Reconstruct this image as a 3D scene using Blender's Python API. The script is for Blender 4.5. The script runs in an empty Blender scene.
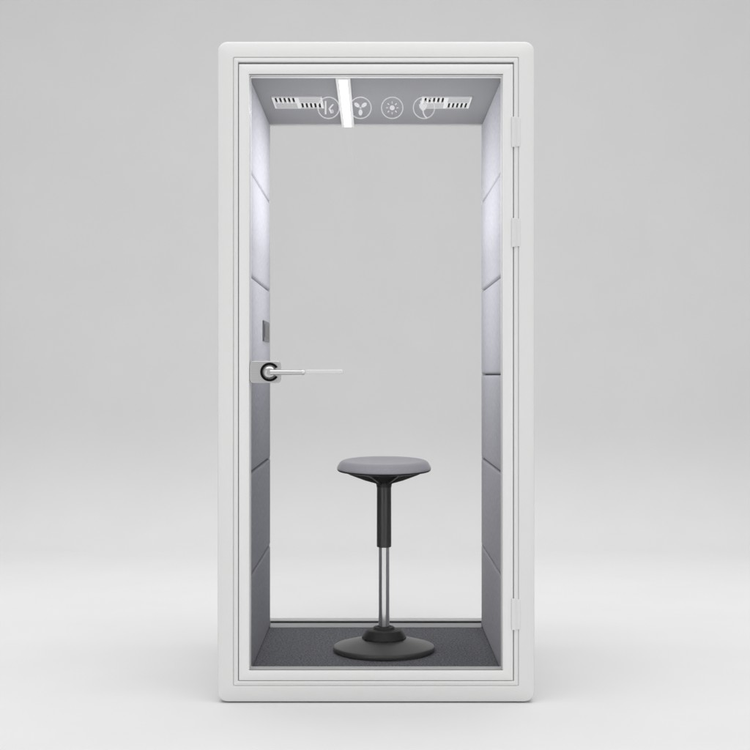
import bpy, bmesh, math, random
from mathutils import Vector, Matrix
random.seed(4)
sc = bpy.context.scene
COL = sc.collection
PI = math.pi
S, D, CZ = 0.00332, 4.4, 1.0896            # metres per unit of the front elevation, camera distance, eye height

# ------------------------------------------------------------------ materials
def mat(name, color, rough=0.5, metal=0.0, spec=0.5):
    m = bpy.data.materials.new(name); m.use_nodes = True
    b = m.node_tree.nodes['Principled BSDF']
    b.inputs['Base Color'].default_value = (*color, 1)
    b.inputs['Roughness'].default_value = rough
    b.inputs['Metallic'].default_value = metal
    b.inputs['Specular IOR Level'].default_value = spec
    return m

def noisy(m, scale, c0, c1, bump=0.0, detail=4, rough=None, stretch=(1, 1, 1), dist=0.001):
    nt = m.node_tree; b = nt.nodes['Principled BSDF']
    tc = nt.nodes.new('ShaderNodeTexCoord'); mp = nt.nodes.new('ShaderNodeMapping')
    mp.inputs['Scale'].default_value = stretch
    n = nt.nodes.new('ShaderNodeTexNoise'); n.inputs['Scale'].default_value = scale
    n.inputs['Detail'].default_value = detail
    nt.links.new(tc.outputs['Object'], mp.inputs['Vector']); nt.links.new(mp.outputs[0], n.inputs['Vector'])
    r = nt.nodes.new('ShaderNodeValToRGB')
    r.color_ramp.elements[0].position = 0.3; r.color_ramp.elements[0].color = (*c0, 1)
    r.color_ramp.elements[1].position = 0.7; r.color_ramp.elements[1].color = (*c1, 1)
    nt.links.new(n.outputs['Fac'], r.inputs[0]); nt.links.new(r.outputs[0], b.inputs['Base Color'])
    if bump:
        bp = nt.nodes.new('ShaderNodeBump'); bp.inputs['Strength'].default_value = bump
        bp.inputs['Distance'].default_value = dist
        nt.links.new(n.outputs['Fac'], bp.inputs['Height']); nt.links.new(bp.outputs[0], b.inputs['Normal'])
    return m

def tint(c, k): return tuple(x * k for x in c)

WHITE = noisy(mat('white_powder_coat', (.8, .8, .79), .42, 0, .35), 900, (.775, .775, .77), (.795, .795, .79), .04, 2)
DOORW = noisy(mat('white_door_coat', (.82, .82, .805), .38, 0, .4), 900, (.815, .82, .81), (.835, .84, .83), .04, 2)
HINGEM = mat('pale_hinge', (.78, .78, .78), .35, .1)
FAB = (.51, .512, .548)
FABRIC = noisy(mat('lavender_grey_felt', FAB, .95, 0, .15), 190, tint(FAB, .82), tint(FAB, 1.18), .35, 6, stretch=(1, 1, .35))
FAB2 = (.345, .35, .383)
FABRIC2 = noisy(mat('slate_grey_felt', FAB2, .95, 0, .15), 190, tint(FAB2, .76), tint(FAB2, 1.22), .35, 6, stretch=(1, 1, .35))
CEIL = (.31, .312, .322)
CEILM = noisy(mat('grey_felt_ceiling', CEIL, .95, 0, .15), 300, tint(CEIL, .86), tint(CEIL, 1.14), .25, 6)
CARP = (.205, .208, .226)
CARPET = noisy(mat('charcoal_carpet', CARP, 1, 0, .1), 165, tint(CARP, .45), tint(CARP, 1.55), .5, 8, dist=.003)
BLACK = mat('black_void', (.006, .006, .006), .8, 0, .1)
GASK = mat('dark_gasket', (.05, .05, .052), .7)
DARKP = noisy(mat('black_plastic', (.03, .03, .03), .5, 0, .4), 700, (.016, .016, .016), (.026, .026, .025), .15, 3)
TUBEP = noisy(mat('dark_grey_sleeve', (.045, .044, .042), .28, 0, .55), 700, (.042, .041, .039), (.052, .051, .049), .1, 3)
BASEP = noisy(mat('dark_grey_rubber', (.05, .05, .048), .3, 0, .55), 500, (.054, .054, .051), (.072, .072, .068), .2, 3)
CHROME = mat('chrome', (.86, .86, .85), .13, 1)
SATIN = noisy(mat('satin_steel', (.63, .63, .63), .32, .9), 120, (.62, .62, .62), (.68, .68, .68), 0, 3, stretch=(.2, 1, 6))
SEATF = noisy(mat('grey_seat_fabric', (.2, .2, .22), .9, 0, .25), 320, (.355, .355, .385), (.455, .455, .485), .3, 6)
sb = SEATF.node_tree.nodes['Principled BSDF']; sb.inputs['Sheen Weight'].default_value = .9; sb.inputs['Sheen Roughness'].default_value = .4
VENTW = mat('white_vent_plastic', (.82, .82, .8), .5)
VENTG = mat('grey_vent_plate', (.52, .52, .52), .5)
PANELD = mat('grey_switch_plate', (.13, .13, .14), .4)
PANELK = mat('dark_switch_module', (.06, .06, .065), .3)

def emit(name, col, s):
    m = bpy.data.materials.new(name); m.use_nodes = True; nt = m.node_tree
    nt.nodes.remove(nt.nodes['Principled BSDF'])
    e = nt.nodes.new('ShaderNodeEmission'); e.inputs[0].default_value = (*col, 1); e.inputs[1].default_value = s
    nt.links.new(e.outputs[0], nt.nodes['Material Output'].inputs['Surface']); return m
LED = emit('led_diffuser', (.97, .97, 1.0), 3.0)

def glassmat(name, col, refl):
    m = bpy.data.materials.new(name); m.use_nodes = True; nt = m.node_tree
    nt.nodes.remove(nt.nodes['Principled BSDF'])
    t = nt.nodes.new('ShaderNodeBsdfTransparent'); t.inputs[0].default_value = (*col, 1)
    g = nt.nodes.new('ShaderNodeBsdfGlossy'); g.inputs['Roughness'].default_value = .0
    f = nt.nodes.new('ShaderNodeFresnel'); f.inputs['IOR'].default_value = refl
    mx = nt.nodes.new('ShaderNodeMixShader')
    nt.links.new(f.outputs[0], mx.inputs[0]); nt.links.new(t.outputs[0], mx.inputs[1]); nt.links.new(g.outputs[0], mx.inputs[2])
    nt.links.new(mx.outputs[0], nt.nodes['Material Output'].inputs['Surface']); return m
GLASS = glassmat('clear_glass', (.985, .985, .985), 1.12)
REARG = glassmat('coated_rear_glass', (.985, .985, .985), 1.03)

def halfclear(name, col, alpha, rough=.5):
    m = mat(name, col, rough); m.node_tree.nodes['Principled BSDF'].inputs['Alpha'].default_value = alpha; return m
DECAL = halfclear('white_vinyl', (.85, .85, .86), .42)
DECALS = halfclear('white_vinyl_solid', (.88, .88, .9), .72)
ACRYL = halfclear('pale_acrylic', (.82, .82, .82), .68, .25)

# ------------------------------------------------------------------ mesh helpers
def obj(name, bm, m, parent=None, smooth=None, bevel=None):
    bmesh.ops.recalc_face_normals(bm, faces=bm.faces)
    me = bpy.data.meshes.new(name); bm.to_mesh(me); bm.free()
    ms = m if isinstance(m, (list, tuple)) else [m]
    for x in ms: me.materials.append(x)
    o = bpy.data.objects.new(name, me); COL.objects.link(o)
    if parent: o.parent = parent
    if bevel:
        bv = o.modifiers.new('bevel', 'BEVEL'); bv.width = bevel; bv.segments = 3; bv.limit_method = 'ANGLE'
        bv.harden_normals = True
    if smooth is not None:
        me.shade_smooth()
        me.set_sharp_from_angle(angle=math.radians(smooth))
    return o

def box(bm, x0, x1, y0, y1, z0, z1, mi=0):
    v = [bm.verts.new(p) for p in ((x0,y0,z0),(x1,y0,z0),(x1,y1,z0),(x0,y1,z0),(x0,y0,z1),(x1,y0,z1),(x1,y1,z1),(x0,y1,z1))]
    for f in ((0,1,2,3),(4,7,6,5),(0,4,5,1),(1,5,6,2),(2,6,7,3),(3,7,4,0)):
        bm.faces.new([v[i] for i in f]).material_index = mi

def rr(x0, x1, z0, z1, r, n=10):
    r = max(r, 1e-4); out = []
    for cx, cz, a in ((x1-r, z1-r, 0), (x0+r, z1-r, 90), (x0+r, z0+r, 180), (x1-r, z0+r, 270)):
        for k in range(n+1):
            t = math.radians(a + 90*k/n); out.append((cx+r*math.cos(t), cz+r*math.sin(t)))
    return out

def ring(bm, rect, loops, n=10, grow=0):
    """closed frame: each loop is (inset, depth, corner radius) of the rectangle"""
    x0, x1, z0, z1 = rect; L = []
    loops = [(i+grow, y, r, (q[0] if q else 0)+grow/3) if i > .045 else (i, y, r) for i, y, r, *q in loops]
    for ins, y, r, *dz in loops:
        L.append([bm.verts.new((x, y, z)) for x, z in rr(x0+ins, x1-ins, z0+ins+(dz[0] if dz else 0), z1-ins, r, n)])
    m = len(L[0])
    for a in range(len(L)):
        A, B = L[a], L[(a+1) % len(L)]
        for k in range(m):
            bm.faces.new((A[k], A[(k+1) % m], B[(k+1) % m], B[k]))

def lathe(bm, prof, seg=64, c=(0, 0), mi=0):
    rows = []
    for r, z in prof:
        if r < 1e-6: rows.append([bm.verts.new((c[0], c[1], z))])
        else: rows.append([bm.verts.new((c[0]+r*math.cos(2*PI*k/seg), c[1]+r*math.sin(2*PI*k/seg), z)) for k in range(seg)])
    for A, B in zip(rows, rows[1:]):
        for k in range(seg):
            j = (k+1) % seg
            if len(A) == 1: f = bm.faces.new((A[0], B[j], B[k]))
            elif len(B) == 1: f = bm.faces.new((A[k], A[j], B[0]))
            else: f = bm.faces.new((A[k], A[j], B[j], B[k]))
            f.material_index = mi

def prism(bm, pts, y0, y1, mi=0):
    a = [bm.verts.new((x, y0, z)) for x, z in pts]; b = [bm.verts.new((x, y1, z)) for x, z in pts]
    bm.faces.new(a).material_index = mi; bm.faces.new(b[::-1]).material_index = mi
    for k in range(len(pts)):
        j = (k+1) % len(pts); bm.faces.new((a[k], a[j], b[j], b[k])).material_index = mi

def arc(bm, cx, cz, ri, ro, a0, a1, y0, y1, n=40, mi=0):
    full = abs(a1-a0) >= 359.9
    L = []
    cnt = n if full else n+1
    for k in range(cnt):
        t = math.radians(a0+(a1-a0)*k/n); c, s = math.cos(t), math.sin(t)
        L.append([bm.verts.new((cx+r*c, y, cz+r*s)) for r, y in ((ri, y0), (ro, y0), (ro, y1), (ri, y1))])
    for k in range(n):
        A, B = L[k], L[(k+1) % cnt]
        for i in range(4):
            j = (i+1) % 4; bm.faces.new((A[i], A[j], B[j], B[i])).material_index = mi
    if not full:
        bm.faces.new(L[0]).material_index = mi; bm.faces.new(L[-1][::-1]).material_index = mi

def tube(bm, p, q, r, seg=20, r2=None, mi=0):
    p, q = Vector(p), Vector(q); d = (q-p).normalized(); r2 = r if r2 is None else r2
    u = d.orthogonal().normalized(); w = d.cross(u)
    A = [bm.verts.new(p+r*(u*math.cos(2*PI*k/seg)+w*math.sin(2*PI*k/seg))) for k in range(seg)]
    B = [bm.verts.new(q+r2*(u*math.cos(2*PI*k/seg)+w*math.sin(2*PI*k/seg))) for k in range(seg)]
    bm.faces.new(A[::-1]).material_index = mi; bm.faces.new(B).material_index = mi
    for k in range(seg):
        j = (k+1) % seg; bm.faces.new((A[k], A[j], B[j], B[k])).material_index = mi

def sx(u, y=0): return (u-376)*S*(D+y)/D           # elevation units -> metres at depth y
def sz(v, y=0): return CZ-(v-375)*S*(D+y)/D

# ------------------------------------------------------------------ setting: seamless studio sweep
bm = bmesh.new()
Y0, LEN, NS = 3.7, 1.35, 40                # the sweep turns up with an eased curvature
prof = [(-9, 0), (-4, 0), (0, 0), (2, 0), (Y0, 0)]
yy, zz = Y0, 0.0
for k in range(NS):
    u = (k+.5)/NS; th = PI/2*(u*u*(3-2*u)*.6+u*.4)
    yy += math.cos(th)*LEN/NS; zz += math.sin(th)*LEN/NS; prof.append((yy, zz))
prof += [(yy, 3), (yy, 7)]
xs = [-14, -7, 0, 7, 14]
G = [[bm.verts.new((x, y, z)) for x in xs] for y, z in prof]
for A, B in zip(G, G[1:]):
    for k in range(len(xs)-1): bm.faces.new((A[k], A[k+1], B[k+1], B[k]))
BACK = noisy(mat('matte_studio_paper', (.73, .73, .73), .9, 0, .2), 3, (.713, .713, .713), (.727, .727, .727), 0, 2)
o = obj('studio_backdrop', bm, BACK, smooth=60); o['kind'] = 'structure'
for p in o.data.polygons:
    pass

# ------------------------------------------------------------------ the booth
HW, HT, DEP = .528, 2.199, 1.0
booth = bpy.data.objects.new('phone_booth', None); COL.objects.link(booth); booth.location = (0, 0, 0)
booth['label'] = 'tall white office phone booth with a glass door, grey felt lining and lit ceiling strip'
booth['category'] = 'phone booth'
RECT = (-HW, HW, .002, HT)

bm = bmesh.new()
ring(bm, RECT, [
    (.0000, .030, .034), (.0000, .022, .034), (.0012, .010, .033), (.0040, .0024, .031), (.0090, .0, .028),
    (.0490, .0, .006), (.0505, .0012, .005), (.0510, .0050, .004), (.0525, .0050, .004), (.0530, .0016, .004), (.0550, .0004, .004),
    (.0645, .0004, .003), (.0665, .0020, .003), (.0670, .0060, .003), (.0670, .0500, .003), (.0800, .0500, .002, -.024), (.0800, .9550, .002, -.024),
    (.0945, .9550, .002, -.014), (.0945, .9580, .002, -.014), (.0890, .9580, .002, -.010), (.0890, .9720, .002, -.010), (.0945, .9720, .002, -.0070),
    (.0945, .9940, .003, .0), (.0915, 1.0, .004, .0), (.0130, 1.0, .026), (.0065, .9970, .030), (.0020, .9900, .033), (.0000, .9780, .034)], grow=.003)
obj('shell', bm, WHITE, booth, smooth=35)

bm = bmesh.new(); box(bm, -.49, .49, .035, .965, 0, .004)
obj('plinth', bm, GASK, booth)

# ceiling lining and carpet
WI = .4259; ZF, ZC = .072, CZ+1.0135
bm = bmesh.new(); box(bm, -.4445, .4445, .051, .9545, ZC, HT-.0833); obj('ceiling_lining', bm, CEILM, booth)
bm = bmesh.new(); box(bm, -.4445, .4445, .0505, .9545, ZF-.0095, ZF); obj('carpet', bm, CARPET, booth)

# padded side panels, six a side
seams = [ZF, CZ-.686, CZ-.335, CZ+.002, CZ+.339, CZ+.694, ZC]
def pad(y0, y1, z0, z1, side):
    bm = bmesh.new(); e = .008; t0, t1 = .0005, .0185
    def us(a, b):
        q = [0, .0004, .001, .002, .0035, .0055, .008, .02, .045]
        return [a+v for v in q]+[a+(b-a)*k/8 for k in range(2, 7)]+[b-v for v in q[::-1]]
    Y, Z = us(y0, y1), us(z0, z1)
    def h(d):
        base = max(0, 1-max(0, 1-d/e)**2.0)
        return base
    def hgt(y, z):
        dy, dz = min(y-y0, y1-y), min(z-z0, z1-z)
        return t0+(t1-t0)*math.sqrt(max(0, h(dy)))*math.sqrt(max(0, h(dz)))*(.93+.07*min(1, min(dy, dz)/.09))
    g = [[bm.verts.new((side*(.4439-hgt(y, z)), y, z)) for z in Z] for y in Y]
    bk = [[bm.verts.new((side*.4439, y, z)) for z in (z0, z1)] for y in (y0, y1)]
    for a in range(len(Y)-1):
        for b in range(len(Z)-1): bm.faces.new((g[a][b], g[a+1][b], g[a+1][b+1], g[a][b+1]))
    bm.faces.new((bk[0][0], bk[0][1], bk[1][1], bk[1][0]))
    bm.faces.new([g[0][b] for b in range(len(Z))]+[bk[0][1], bk[0][0]])
    bm.faces.new([g[-1][b] for b in range(len(Z))]+[bk[1][1], bk[1][0]])
    bm.faces.new([g[a][0] for a in range(len(Y))]+[bk[1][0], bk[0][0]])
    bm.faces.new([g[a][-1] for a in range(len(Y))]+[bk[1][1], bk[0][1]])
    return bm
for side in (-1, 1):
    bm = bmesh.new(); box(bm, min(side*.4446, side*.4441), max(side*.4446, side*.4441), .0512, .9540, ZF+.0005, ZC-.0005)
    obj('seam_shade_sheet', bm, GASK, booth)  # dark sheet added behind the pads, its colour deepens the shade in the seams
    for i in range(6):
        z0, z1 = seams[i]+.0020, seams[i+1]-.0020
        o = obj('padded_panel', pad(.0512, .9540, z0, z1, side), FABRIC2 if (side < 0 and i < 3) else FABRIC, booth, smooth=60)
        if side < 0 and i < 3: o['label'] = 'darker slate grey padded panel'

# rear glass and gaskets
bm = bmesh.new(); box(bm, -.434, .434, .9595, .9705, .0855, HT-.0942); obj('rear_glass', bm, REARG, booth)
bm = bmesh.new(); box(bm, -.4255, .4255, .9520, .9590, .0882, .0942); obj('glass_gasket', bm, GASK, booth)
bm = bmesh.new(); A = [bm.verts.new((-.4255, y, z)) for y, z in ((.936, ZF+.0004), (.936, .0745), (.9475, .0880), (.9515, .0880), (.9515, ZF+.0004))]
B = [bm.verts.new((.4255, v.co.y, v.co.z)) for v in A]
bm.faces.new(A); bm.faces.new(B[::-1])
for k in range(5): bm.faces.new((A[k], A[(k+1) % 5], B[(k+1) % 5], B[k]))
obj('rear_sill', bm, DOORW, booth)

# ceiling vents
def vent(x0, x1):
    y0, y1 = .414, .612; zt = ZC; zb = ZC-.006; xm, ym = (x0+x1)/2, (y0+y1)/2; w = .006
    bm = bmesh.new()
    def bar(a, b, c, d): box(bm, a, b, c, d, zb, zt)
    bar(x0, x1, y0, y0+w); bar(x0, x1, y1-w, y1)
    bar(x0, x0+w, y0+w, y1-w); bar(x1-w, x1, y0+w, y1-w); bar(xm-w, xm+w, y0+w, y1-w)
    for a, b, c, d in ((x0+w, xm-w, y0+w, ym), (xm+w, x1-w, ym, y1-w)):
        n = 5; p = (b-a)/n; sl = .0080
        xx = a
        for k in range(n+1):
            lo = a if k == 0 else a+(k-.5)*p+sl/2
            hi = b if k == n else a+(k+.5)*p-sl/2
            bar(lo, hi, c, d-.008)
        bar(a, b, d-.008, d) if d == ym else bar(a, b, c-.006, c)
    f = obj('ceiling_vent', bm, VENTW, booth)
    bm = bmesh.new()
    for a, b, c, d in ((x0+w, xm-w, y0+w, ym-.008), (xm+w, x1-w, ym, y1-w)): box(bm, a, b, c, d, zt-.0018, zt-.0004)
    obj('vent_slot', bm, BLACK, f)
    bm = bmesh.new()
    box(bm, x0+w, xm-w, ym+.0002, y1-w, zt-.004, zt-.0004); box(bm, xm+w, x1-w, y0+w, ym-.0062, zt-.004, zt-.0004)
    obj('blank_plate', bm, VENTG, f)
vent(-.380, -.196); vent(.168, .350)

# linear ceiling lamp
LX = -.1115; LZ = CZ+.9955
bm = bmesh.new(); box(bm, LX-.0245, LX+.0245, .056, .930, LZ+.006, ZC)
box(bm, LX-.0245, LX-.0140, .056, .930, LZ, LZ+.0061); box(bm, LX+.0140, LX+.0245, .056, .930, LZ, LZ+.0061)
box(bm, LX-.0141, LX+.0141, .056, .074, LZ, LZ+.0061); box(bm, LX-.0141, LX+.0141, .922, .930, LZ, LZ+.0061)
lamp = obj('ceiling_lamp', bm, VENTW, booth)
bm = bmesh.new(); box(bm, LX-.0138, LX+.0138, .0745, .9215, LZ+.0015, LZ+.0055)
obj('lamp_diffuser', bm, LED, lamp)

# socket and switch plate in the left wall
sy0, sy1, sz0, sz1 = .575, .815, CZ+.128, CZ+.2055
bm = bmesh.new(); box(bm, -.4262, -.4185, sy0, sy1, sz0, sz1)
sp = obj('switch_plate', bm, PANELD, booth, smooth=40, bevel=.002)
for k in range(3):
    bm = bmesh.new(); a = sy0+.014+k*.074; box(bm, -.4190, -.4165, a, a+.062, sz0+.014, sz1-.014)
    obj('socket_module', bm, PANELK if k != 1 else PANELD, sp, smooth=40, bevel=.001)

# ------------------------------------------------------------------ door
DR = (sx(238.8), sx(513.2), sz(680.6), sz(63.9))
bm = bmesh.new()
t = (249.0-238.8)*S
ring(bm, DR, [(0, .040, .002), (0, .0035, .002), (.0006, .0022, .002), (.0018, .0016, .002), (t-.0020, .0016, .001), (t-.0006, .0022, .001), (t, .0035, .001),
              (t+.0011, .0200, .001), (t-.008, .0200, .001), (t-.008, .0300, .001), (t+.0018, .0300, .001), (t+.0032, .0455, .001), (.004, .0455, .002)], n=3)
door = obj('door', bm, DOORW, booth, smooth=35)
g0, g1, g2, g3 = DR[0]+t-.0075, DR[1]-t+.0075, DR[2]+t-.0075, DR[3]-t+.0075
bm = bmesh.new(); box(bm, g0, g1, .0212, .0288, g2, g3); obj('door_glass', bm, GLASS, door)
bm = bmesh.new()                                   # dark bead at the head and foot of the pane
i0, i1, i2, i3 = DR[0]+t, DR[1]-t, DR[2]+t, DR[3]-t
box(bm, i0+.0004, i1-.0004, .0045, .0065, i2+.0003, i2+.0024); obj('glazing_bead', bm, GASK, door); bm = bmesh.new(); box(bm, i0+.0004, i1-.0004, .0020, .0050, i3-.0018, i3-.0003)
obj('glazing_bead', bm, GASK, door)

for v0, v1 in ((116.8, 147), (218, 247), (598.5, 630)):
    bm = bmesh.new()
    xa, xb = sx(511.6), sx(520.2); xm = sx(515.4)
    prism(bm, [(xa, sz(v1)), (xm, sz(v1)), (xm, sz(v0)), (xa, sz(v0))], -.0032, .0012)
    prism(bm, [(xm+.0006, sz(v1)+.002), (xb, sz(v1)+.002), (xb, sz(v0)-.002), (xm+.0006, sz(v0)-.002)], -.0020, .0002)
    h = obj('hinge', bm, HINGEM, door, smooth=40, bevel=.0012)
    bm = bmesh.new(); zm0, zm1 = sz(v1)+.003, sz(v0)-.003
    tube(bm, (xm+.0010, -.0024, zm0), (xm+.0010, -.0024, zm1), .0026, 16)
    obj('hinge_pin', bm, HINGEM, h, smooth=40)

# lock plate, lever and rose
HZ = sz(372, .012)
px0, px1 = sx(249.9, .01), sx(280.5, .01); pz0, pz1 = sz(383, .01), sz(361, .01)
bm = bmesh.new()
def plate(bm, ya, yb, r=.013):
    for yy0, yy1 in ((ya, yb),): prism(bm, rr(px0, px1, pz0, pz1, r, 6), yy0, yy1)
plate(bm, .0070, .0210); plate(bm, .0290, .0395)
obj('lock_plate', bm, SATIN, door, smooth=40, bevel=.0025)
cx = sx(269.6, .005)
bm = bmesh.new(); arc(bm, cx, HZ, .0232, .0312, 32, 328, .0030, .0106, 48); obj('lock_ring', bm, BLACK, door, smooth=40, bevel=.001)
bm = bmesh.new()
rose = []
for r, y in ((.0, -.0095), (.006, -.0095), (.0120, -.0090), (.0175, -.0055), (.0215, .001), (.0225, .0106)): rose.append((r, y))
seg = 48; rows = []
for r, y in rose:
    rows.append([bm.verts.new((cx, y, HZ))] if r == 0 else [bm.verts.new((cx+r*math.cos(2*PI*k/seg), y, HZ+r*math.sin(2*PI*k/seg))) for k in range(seg)])
for A, B in zip(rows, rows[1:]):
    for k in range(seg):
        j = (k+1) % seg
        bm.faces.new((A[0], B[j], B[k]) if len(A) == 1 else (A[k], A[j], B[j], B[k]))
obj('handle_rose', bm, SATIN, door, smooth=50)
bm = bmesh.new()
tube(bm, (cx+.004, -.014, HZ-.001), (sx(303.5), -.022, HZ-.001), .0088, 24, .0078)
tube(bm, (sx(302.8), -.022, HZ-.001), (sx(305.2), -.0225, HZ-.001), .0098, 24, .0070)
tube(bm, (cx, .010, HZ-.001), (cx+.001, -.016, HZ-.001), .0105, 24)
obj('lever', bm, SATIN, door, smooth=40)
bm = bmesh.new()
prism(bm, rr(sx(305), sx(343.6), HZ-.0070, HZ+.0080, .0068, 6), -.030, -.016)
obj('lever_grip', bm, ACRYL, door, smooth=40, bevel=.005)

# white pictograms on the pane
YD0, YD1 = .0206, .0211
def P(u, v): return (sx(u, YD0), sz(v, YD0))
def stroke(bm, pts, w, mi=1):
    for (a, b) in zip(pts, pts[1:]):
        A, B = Vector(P(*a)), Vector(P(*b)); d = (B-A).normalized(); n = Vector((-d.y, d.x))*w*S/2
        prism(bm, [tuple(A+n), tuple(B+n), tuple(B-n), tuple(A-n)], YD0, YD1, mi)
def blob(bm, u, v, ru, rv, ang=0, mi=1, n=18):
    c = P(u, v); a = math.radians(ang); pts = []
    for k in range(n):
        x, y = ru*S*math.cos(2*PI*k/n), rv*S*math.sin(2*PI*k/n)
        pts.append((c[0]+x*math.cos(a)-y*math.sin(a), c[1]+x*math.sin(a)+y*math.cos(a)))
    prism(bm, pts, YD0, YD1, mi)
def icon(u, draw, label):
    bm = bmesh.new(); c = P(u, 107.8)
    arc(bm, c[0], c[1], 10.15*S, 11.25*S, 0, 360, YD0, YD1, 56, 0)
    draw(bm, u); o = obj('icon_decal', bm, [DECAL, DECALS], door); o['label'] = label
def ic1(bm, u):
    stroke(bm, [(u-3.0, 101), (u-3.0, 114.4)], 1.6)
    stroke(bm, [(u+4.6, 104.2), (u+.9, 108.4)], 1.5); stroke(bm, [(u+.5, 108.2), (u+3.0, 113.2)], 1.7)
    stroke(bm, [(u+2.6, 110.2), (u+4.4, 110.2), (u+4.4, 113.2)], 1.0, 0)
def ic2(bm, u):
    for a in (38, 142, 270):
        t = math.radians(a); blob(bm, u+4.6*math.cos(t), 107.8-4.6*math.sin(t), 3.1, 1.9, a)
    blob(bm, u, 107.8, 1.1, 1.1, 0, 0)
def ic3(bm, u):
    blob(bm, u, 107.8, 2.5, 2.5)
    for k in range(8):
        t = 2*PI*k/8; c, s = math.cos(t), math.sin(t)
        stroke(bm, [(u+4.2*c, 107.8+4.2*s), (u+6.3*c, 107.8+6.3*s)], 1.1, k % 2)
def ic4(bm, u):
    stroke(bm, [(u-3.3, 100.6), (u-3.3, 104.2)], 1.1); stroke(bm, [(u+1.2, 100.6), (u+1.2, 104.2)], 1.1)
    c = [(u-5.0, 104.2), (u+3.2, 104.2), (u+2.8, 107.4), (u+.8, 110.2), (u-2.0, 110.4), (u-4.4, 107.6)]
    prism(bm, [P(*q) for q in c], YD0, YD1, 1)
    stroke(bm, [(u-.9, 110.3), (u-.6, 113.2)], 1.3); stroke(bm, [(u-.6, 113.1), (u+1.0, 116.2)], 1.3); stroke(bm, [(u+.9, 116.1), (u+3.0, 118)], 1.3)
icon(328.6, ic1, 'round white icon of a wall bar beside an angled arrow')
icon(360.5, ic2, 'round white icon of a three-blade fan')
icon(392.2, ic3, 'round white icon of a sun with short rays')
icon(424.0, ic4, 'round white icon of a power plug with cord')

# ------------------------------------------------------------------ stool
SX, SY = .0300, .490
stool = bpy.data.objects.new('leaning_stool', None); COL.objects.link(stool); stool.location = (SX, SY, ZF)
stool['label'] = 'grey round-seated stool with chrome post and domed dark base on the booth carpet'
stool['category'] = 'stool'
q = S*(D+SY)/D
def hz(v): return CZ-(v-375)*q-ZF                  # height above the carpet at the stool's axis
# base
bm = bmesh.new()
lathe(bm, [(0, .0), (.176, .0), (.183, .0015), (.1865, .006), (.1872, .0135), (.1855, .0175), (.1815, .0200), (.1760, .0216), (.150, .0290), (.110, .0390), (.085, .0455), (.06, .049), (0, .050)], 96)
obj('base', bm, BASEP, stool, smooth=40)
bm = bmesh.new()
lathe(bm, [(0, .042), (.074, .042), (.0795, .0445), (.0825, .0495), (.0800, .0550), (.0680, .0720), (.0630, .0775), (.0560, .0800), (.0440, .0810), (.0400, .0850), (.0380, .0895), (.0300, .0905), (.0270, .0870), (0, .087)], 12)
obj('boot', bm, DARKP, stool, smooth=25, bevel=.0015)
bm = bmesh.new()
lathe(bm, [(0, .07), (.0203, .07), (.0203, hz(546)), (0, hz(546))], 48); obj('post', bm, CHROME, stool, smooth=40)
bm = bmesh.new()
zt, zb = hz(484), hz(547)
lathe(bm, [(0, zb), (.0240, zb), (.0268, zb+.002), (.0270, zb+.006), (.0266, zt-.03), (.0266, zt), (0, zt)], 48); obj('sleeve', bm, TUBEP, stool, smooth=40)
# seat carrier: flared hub and ribs
bm = bmesh.new()
lathe(bm, [(0, hz(487)), (.0275, hz(487)), (.0285, hz(484.5)), (.032, hz(482.5)), (.040, hz(480.5)), (.060, hz(478)), (.080, hz(475.5)), (.12, hz(474)), (.142, hz(472.5)), (.142, hz(470.5)), (0, hz(470.5))], 64)
for k in range(8):
    a = 2*PI*(k+.5)/8; c, s = math.cos(a), math.sin(a); w = .004
    pts = [(.03, hz(483.5)), (.075, hz(480)), (.138, hz(473.6)), (.138, hz(471)), (.03, hz(475))]
    A = [bm.verts.new((r*c-w*s, r*s+w*c, z)) for r, z in pts]; B = [bm.verts.new((r*c+w*s, r*s-w*c, z)) for r, z in pts]
    bm.faces.new(A); bm.faces.new(B[::-1])
    for i in range(5):
        j = (i+1) % 5; bm.faces.new((A[i], A[j], B[j], B[i]))
obj('seat_mount', bm, DARKP, stool, smooth=40)
# seat: rim shell and padded, slightly saddle-shaped cushion
def saddle(bm, prof, seg=96, rise=.0):
    rows = []; tl = math.tan(math.radians(2.6))
    for r, z, w in prof:
        if r == 0: rows.append([bm.verts.new((0, 0, z))]); continue
        row = []
        for k in range(seg):
            a = 2*PI*k/seg
            row.append(bm.verts.new((r*math.cos(a), r*math.sin(a)*.98, z+r*math.sin(a)*tl)))
        rows.append(row)
    for A, B in zip(rows, rows[1:]):
        for k in range(seg):
            j = (k+1) % seg
            if len(A) == 1: bm.faces.new((A[0], B[j], B[k]))
            elif len(B) == 1: bm.faces.new((A[k], A[j], B[0]))
            else: bm.faces.new((A[k], A[j], B[j], B[k]))
z0 = hz(470.6)-.0005
bm = bmesh.new()
saddle(bm, [(0, z0-.004, 0), (.150, z0-.003, 0), (.1690, z0+.0005, 0), (.1725, z0+.004, 0), (.1722, z0+.0065, 0), (0, z0+.0065, 0)])
obj('seat_shell', bm, DARKP, stool, smooth=40)
bm = bmesh.new()
saddle(bm, [(0, z0+.006, 0), (.1690, z0+.0062, 0), (.1728, z0+.0072, 0), (.1738, z0+.0098, 0), (.1730, z0+.0135, 0), (.1700, z0+.0200, 0), (.1650, z0+.0282, 0), (.1600, z0+.0335, 0), (.1535, z0+.0368, 0), (.146, z0+.0384, 0),
            (.132, z0+.0386, 0), (.110, z0+.0368, 0), (.080, z0+.0340, 0), (.045, z0+.0318, 0), (0, z0+.0308, 0)])
obj('seat_cushion', bm, SEATF, stool, smooth=60)

# ------------------------------------------------------------------ light
w = bpy.data.worlds.new('World'); sc.world = w; w.use_nodes = True
bg = w.node_tree.nodes['Background']; bg.inputs[0].default_value = (1, 1, 1, 1); bg.inputs[1].default_value = .442

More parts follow.
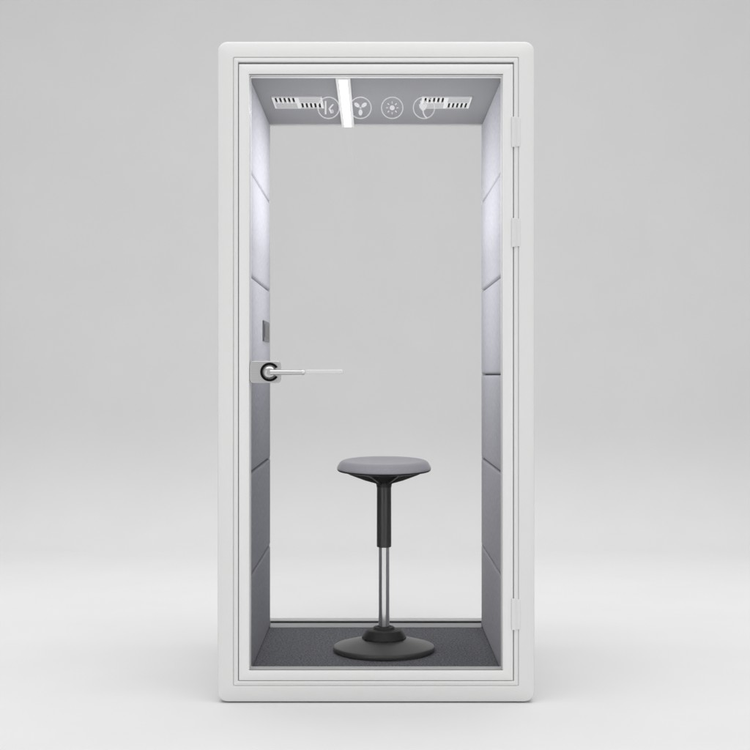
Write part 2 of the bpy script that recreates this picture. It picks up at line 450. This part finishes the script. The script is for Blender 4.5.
def area(name, loc, target, sxx, syy, power, col=(1, 1, 1)):
    l = bpy.data.lights.new(name, 'AREA'); l.shape = 'RECTANGLE'; l.size = sxx; l.size_y = syy; l.energy = power; l.color = col
    o = bpy.data.objects.new(name, l); COL.objects.link(o); o.location = loc
    o.rotation_euler = (Vector(target)-Vector(loc)).to_track_quat('-Z', 'Y').to_euler(); return o
area('overhead_softbox', (0, -1.1, 5.4), (0, -1.1, 0), 8, 5.4, 218).data.spread = math.radians(154)
area('added_rear_floor_fill', (0, 2.7, 4.8), (0, 2.7, 0), 10, 4.2, 49).data.spread = math.radians(80)  # added light, brightens the rear floor and shapes the fade up the sweep
for side in (-1, 1):
    area('added_front_fill', (side*3.0, -4.6, 1.0), (0, 0, .7), 1.6, 1.8, 24)  # added fill on both sides, lifts the booth front
area('added_upper_wall_fill', (0, 1.0, 5.6), (0, 4.7, 4.0), 9, 1.2, 13).data.spread = math.radians(85)  # added light that only lifts the top of the backdrop
# fill lights added inside the booth to brighten its side walls, no fixture there
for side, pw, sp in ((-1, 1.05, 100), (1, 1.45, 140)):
    o = area('added_wall_fill', (side*.02, .50, CZ+.43), (side*.4, .50, CZ+.43), .75, .78, pw, (.985, .985, 1)); o.data.spread = math.radians(sp)
area('ceiling_strip_lamp', (LX, .498, LZ-.001), (LX, .498, 0), .027, .845, 2.9, (.98, .98, 1))
area('added_ceiling_fill', (0, .50, CZ+.45), (0, .50, CZ+1), .5, .7, 2.1, (.985, .985, 1))  # added upward fill for the ceiling and vents, not a booth fixture

# ------------------------------------------------------------------ camera
cam = bpy.data.cameras.new('camera'); co = bpy.data.objects.new('camera', cam); COL.objects.link(co)
co.location = (-.0033, -D, CZ); co.rotation_euler = (PI/2, 0, 0)
cam.sensor_width = 36; cam.lens = 36*D/(750*S); cam.clip_start = .05; cam.clip_end = 200
sc.camera = co
sc.view_settings.view_transform = 'Standard'; sc.view_settings.look = 'None'
sc.view_settings.exposure = 0; sc.view_settings.gamma = 1
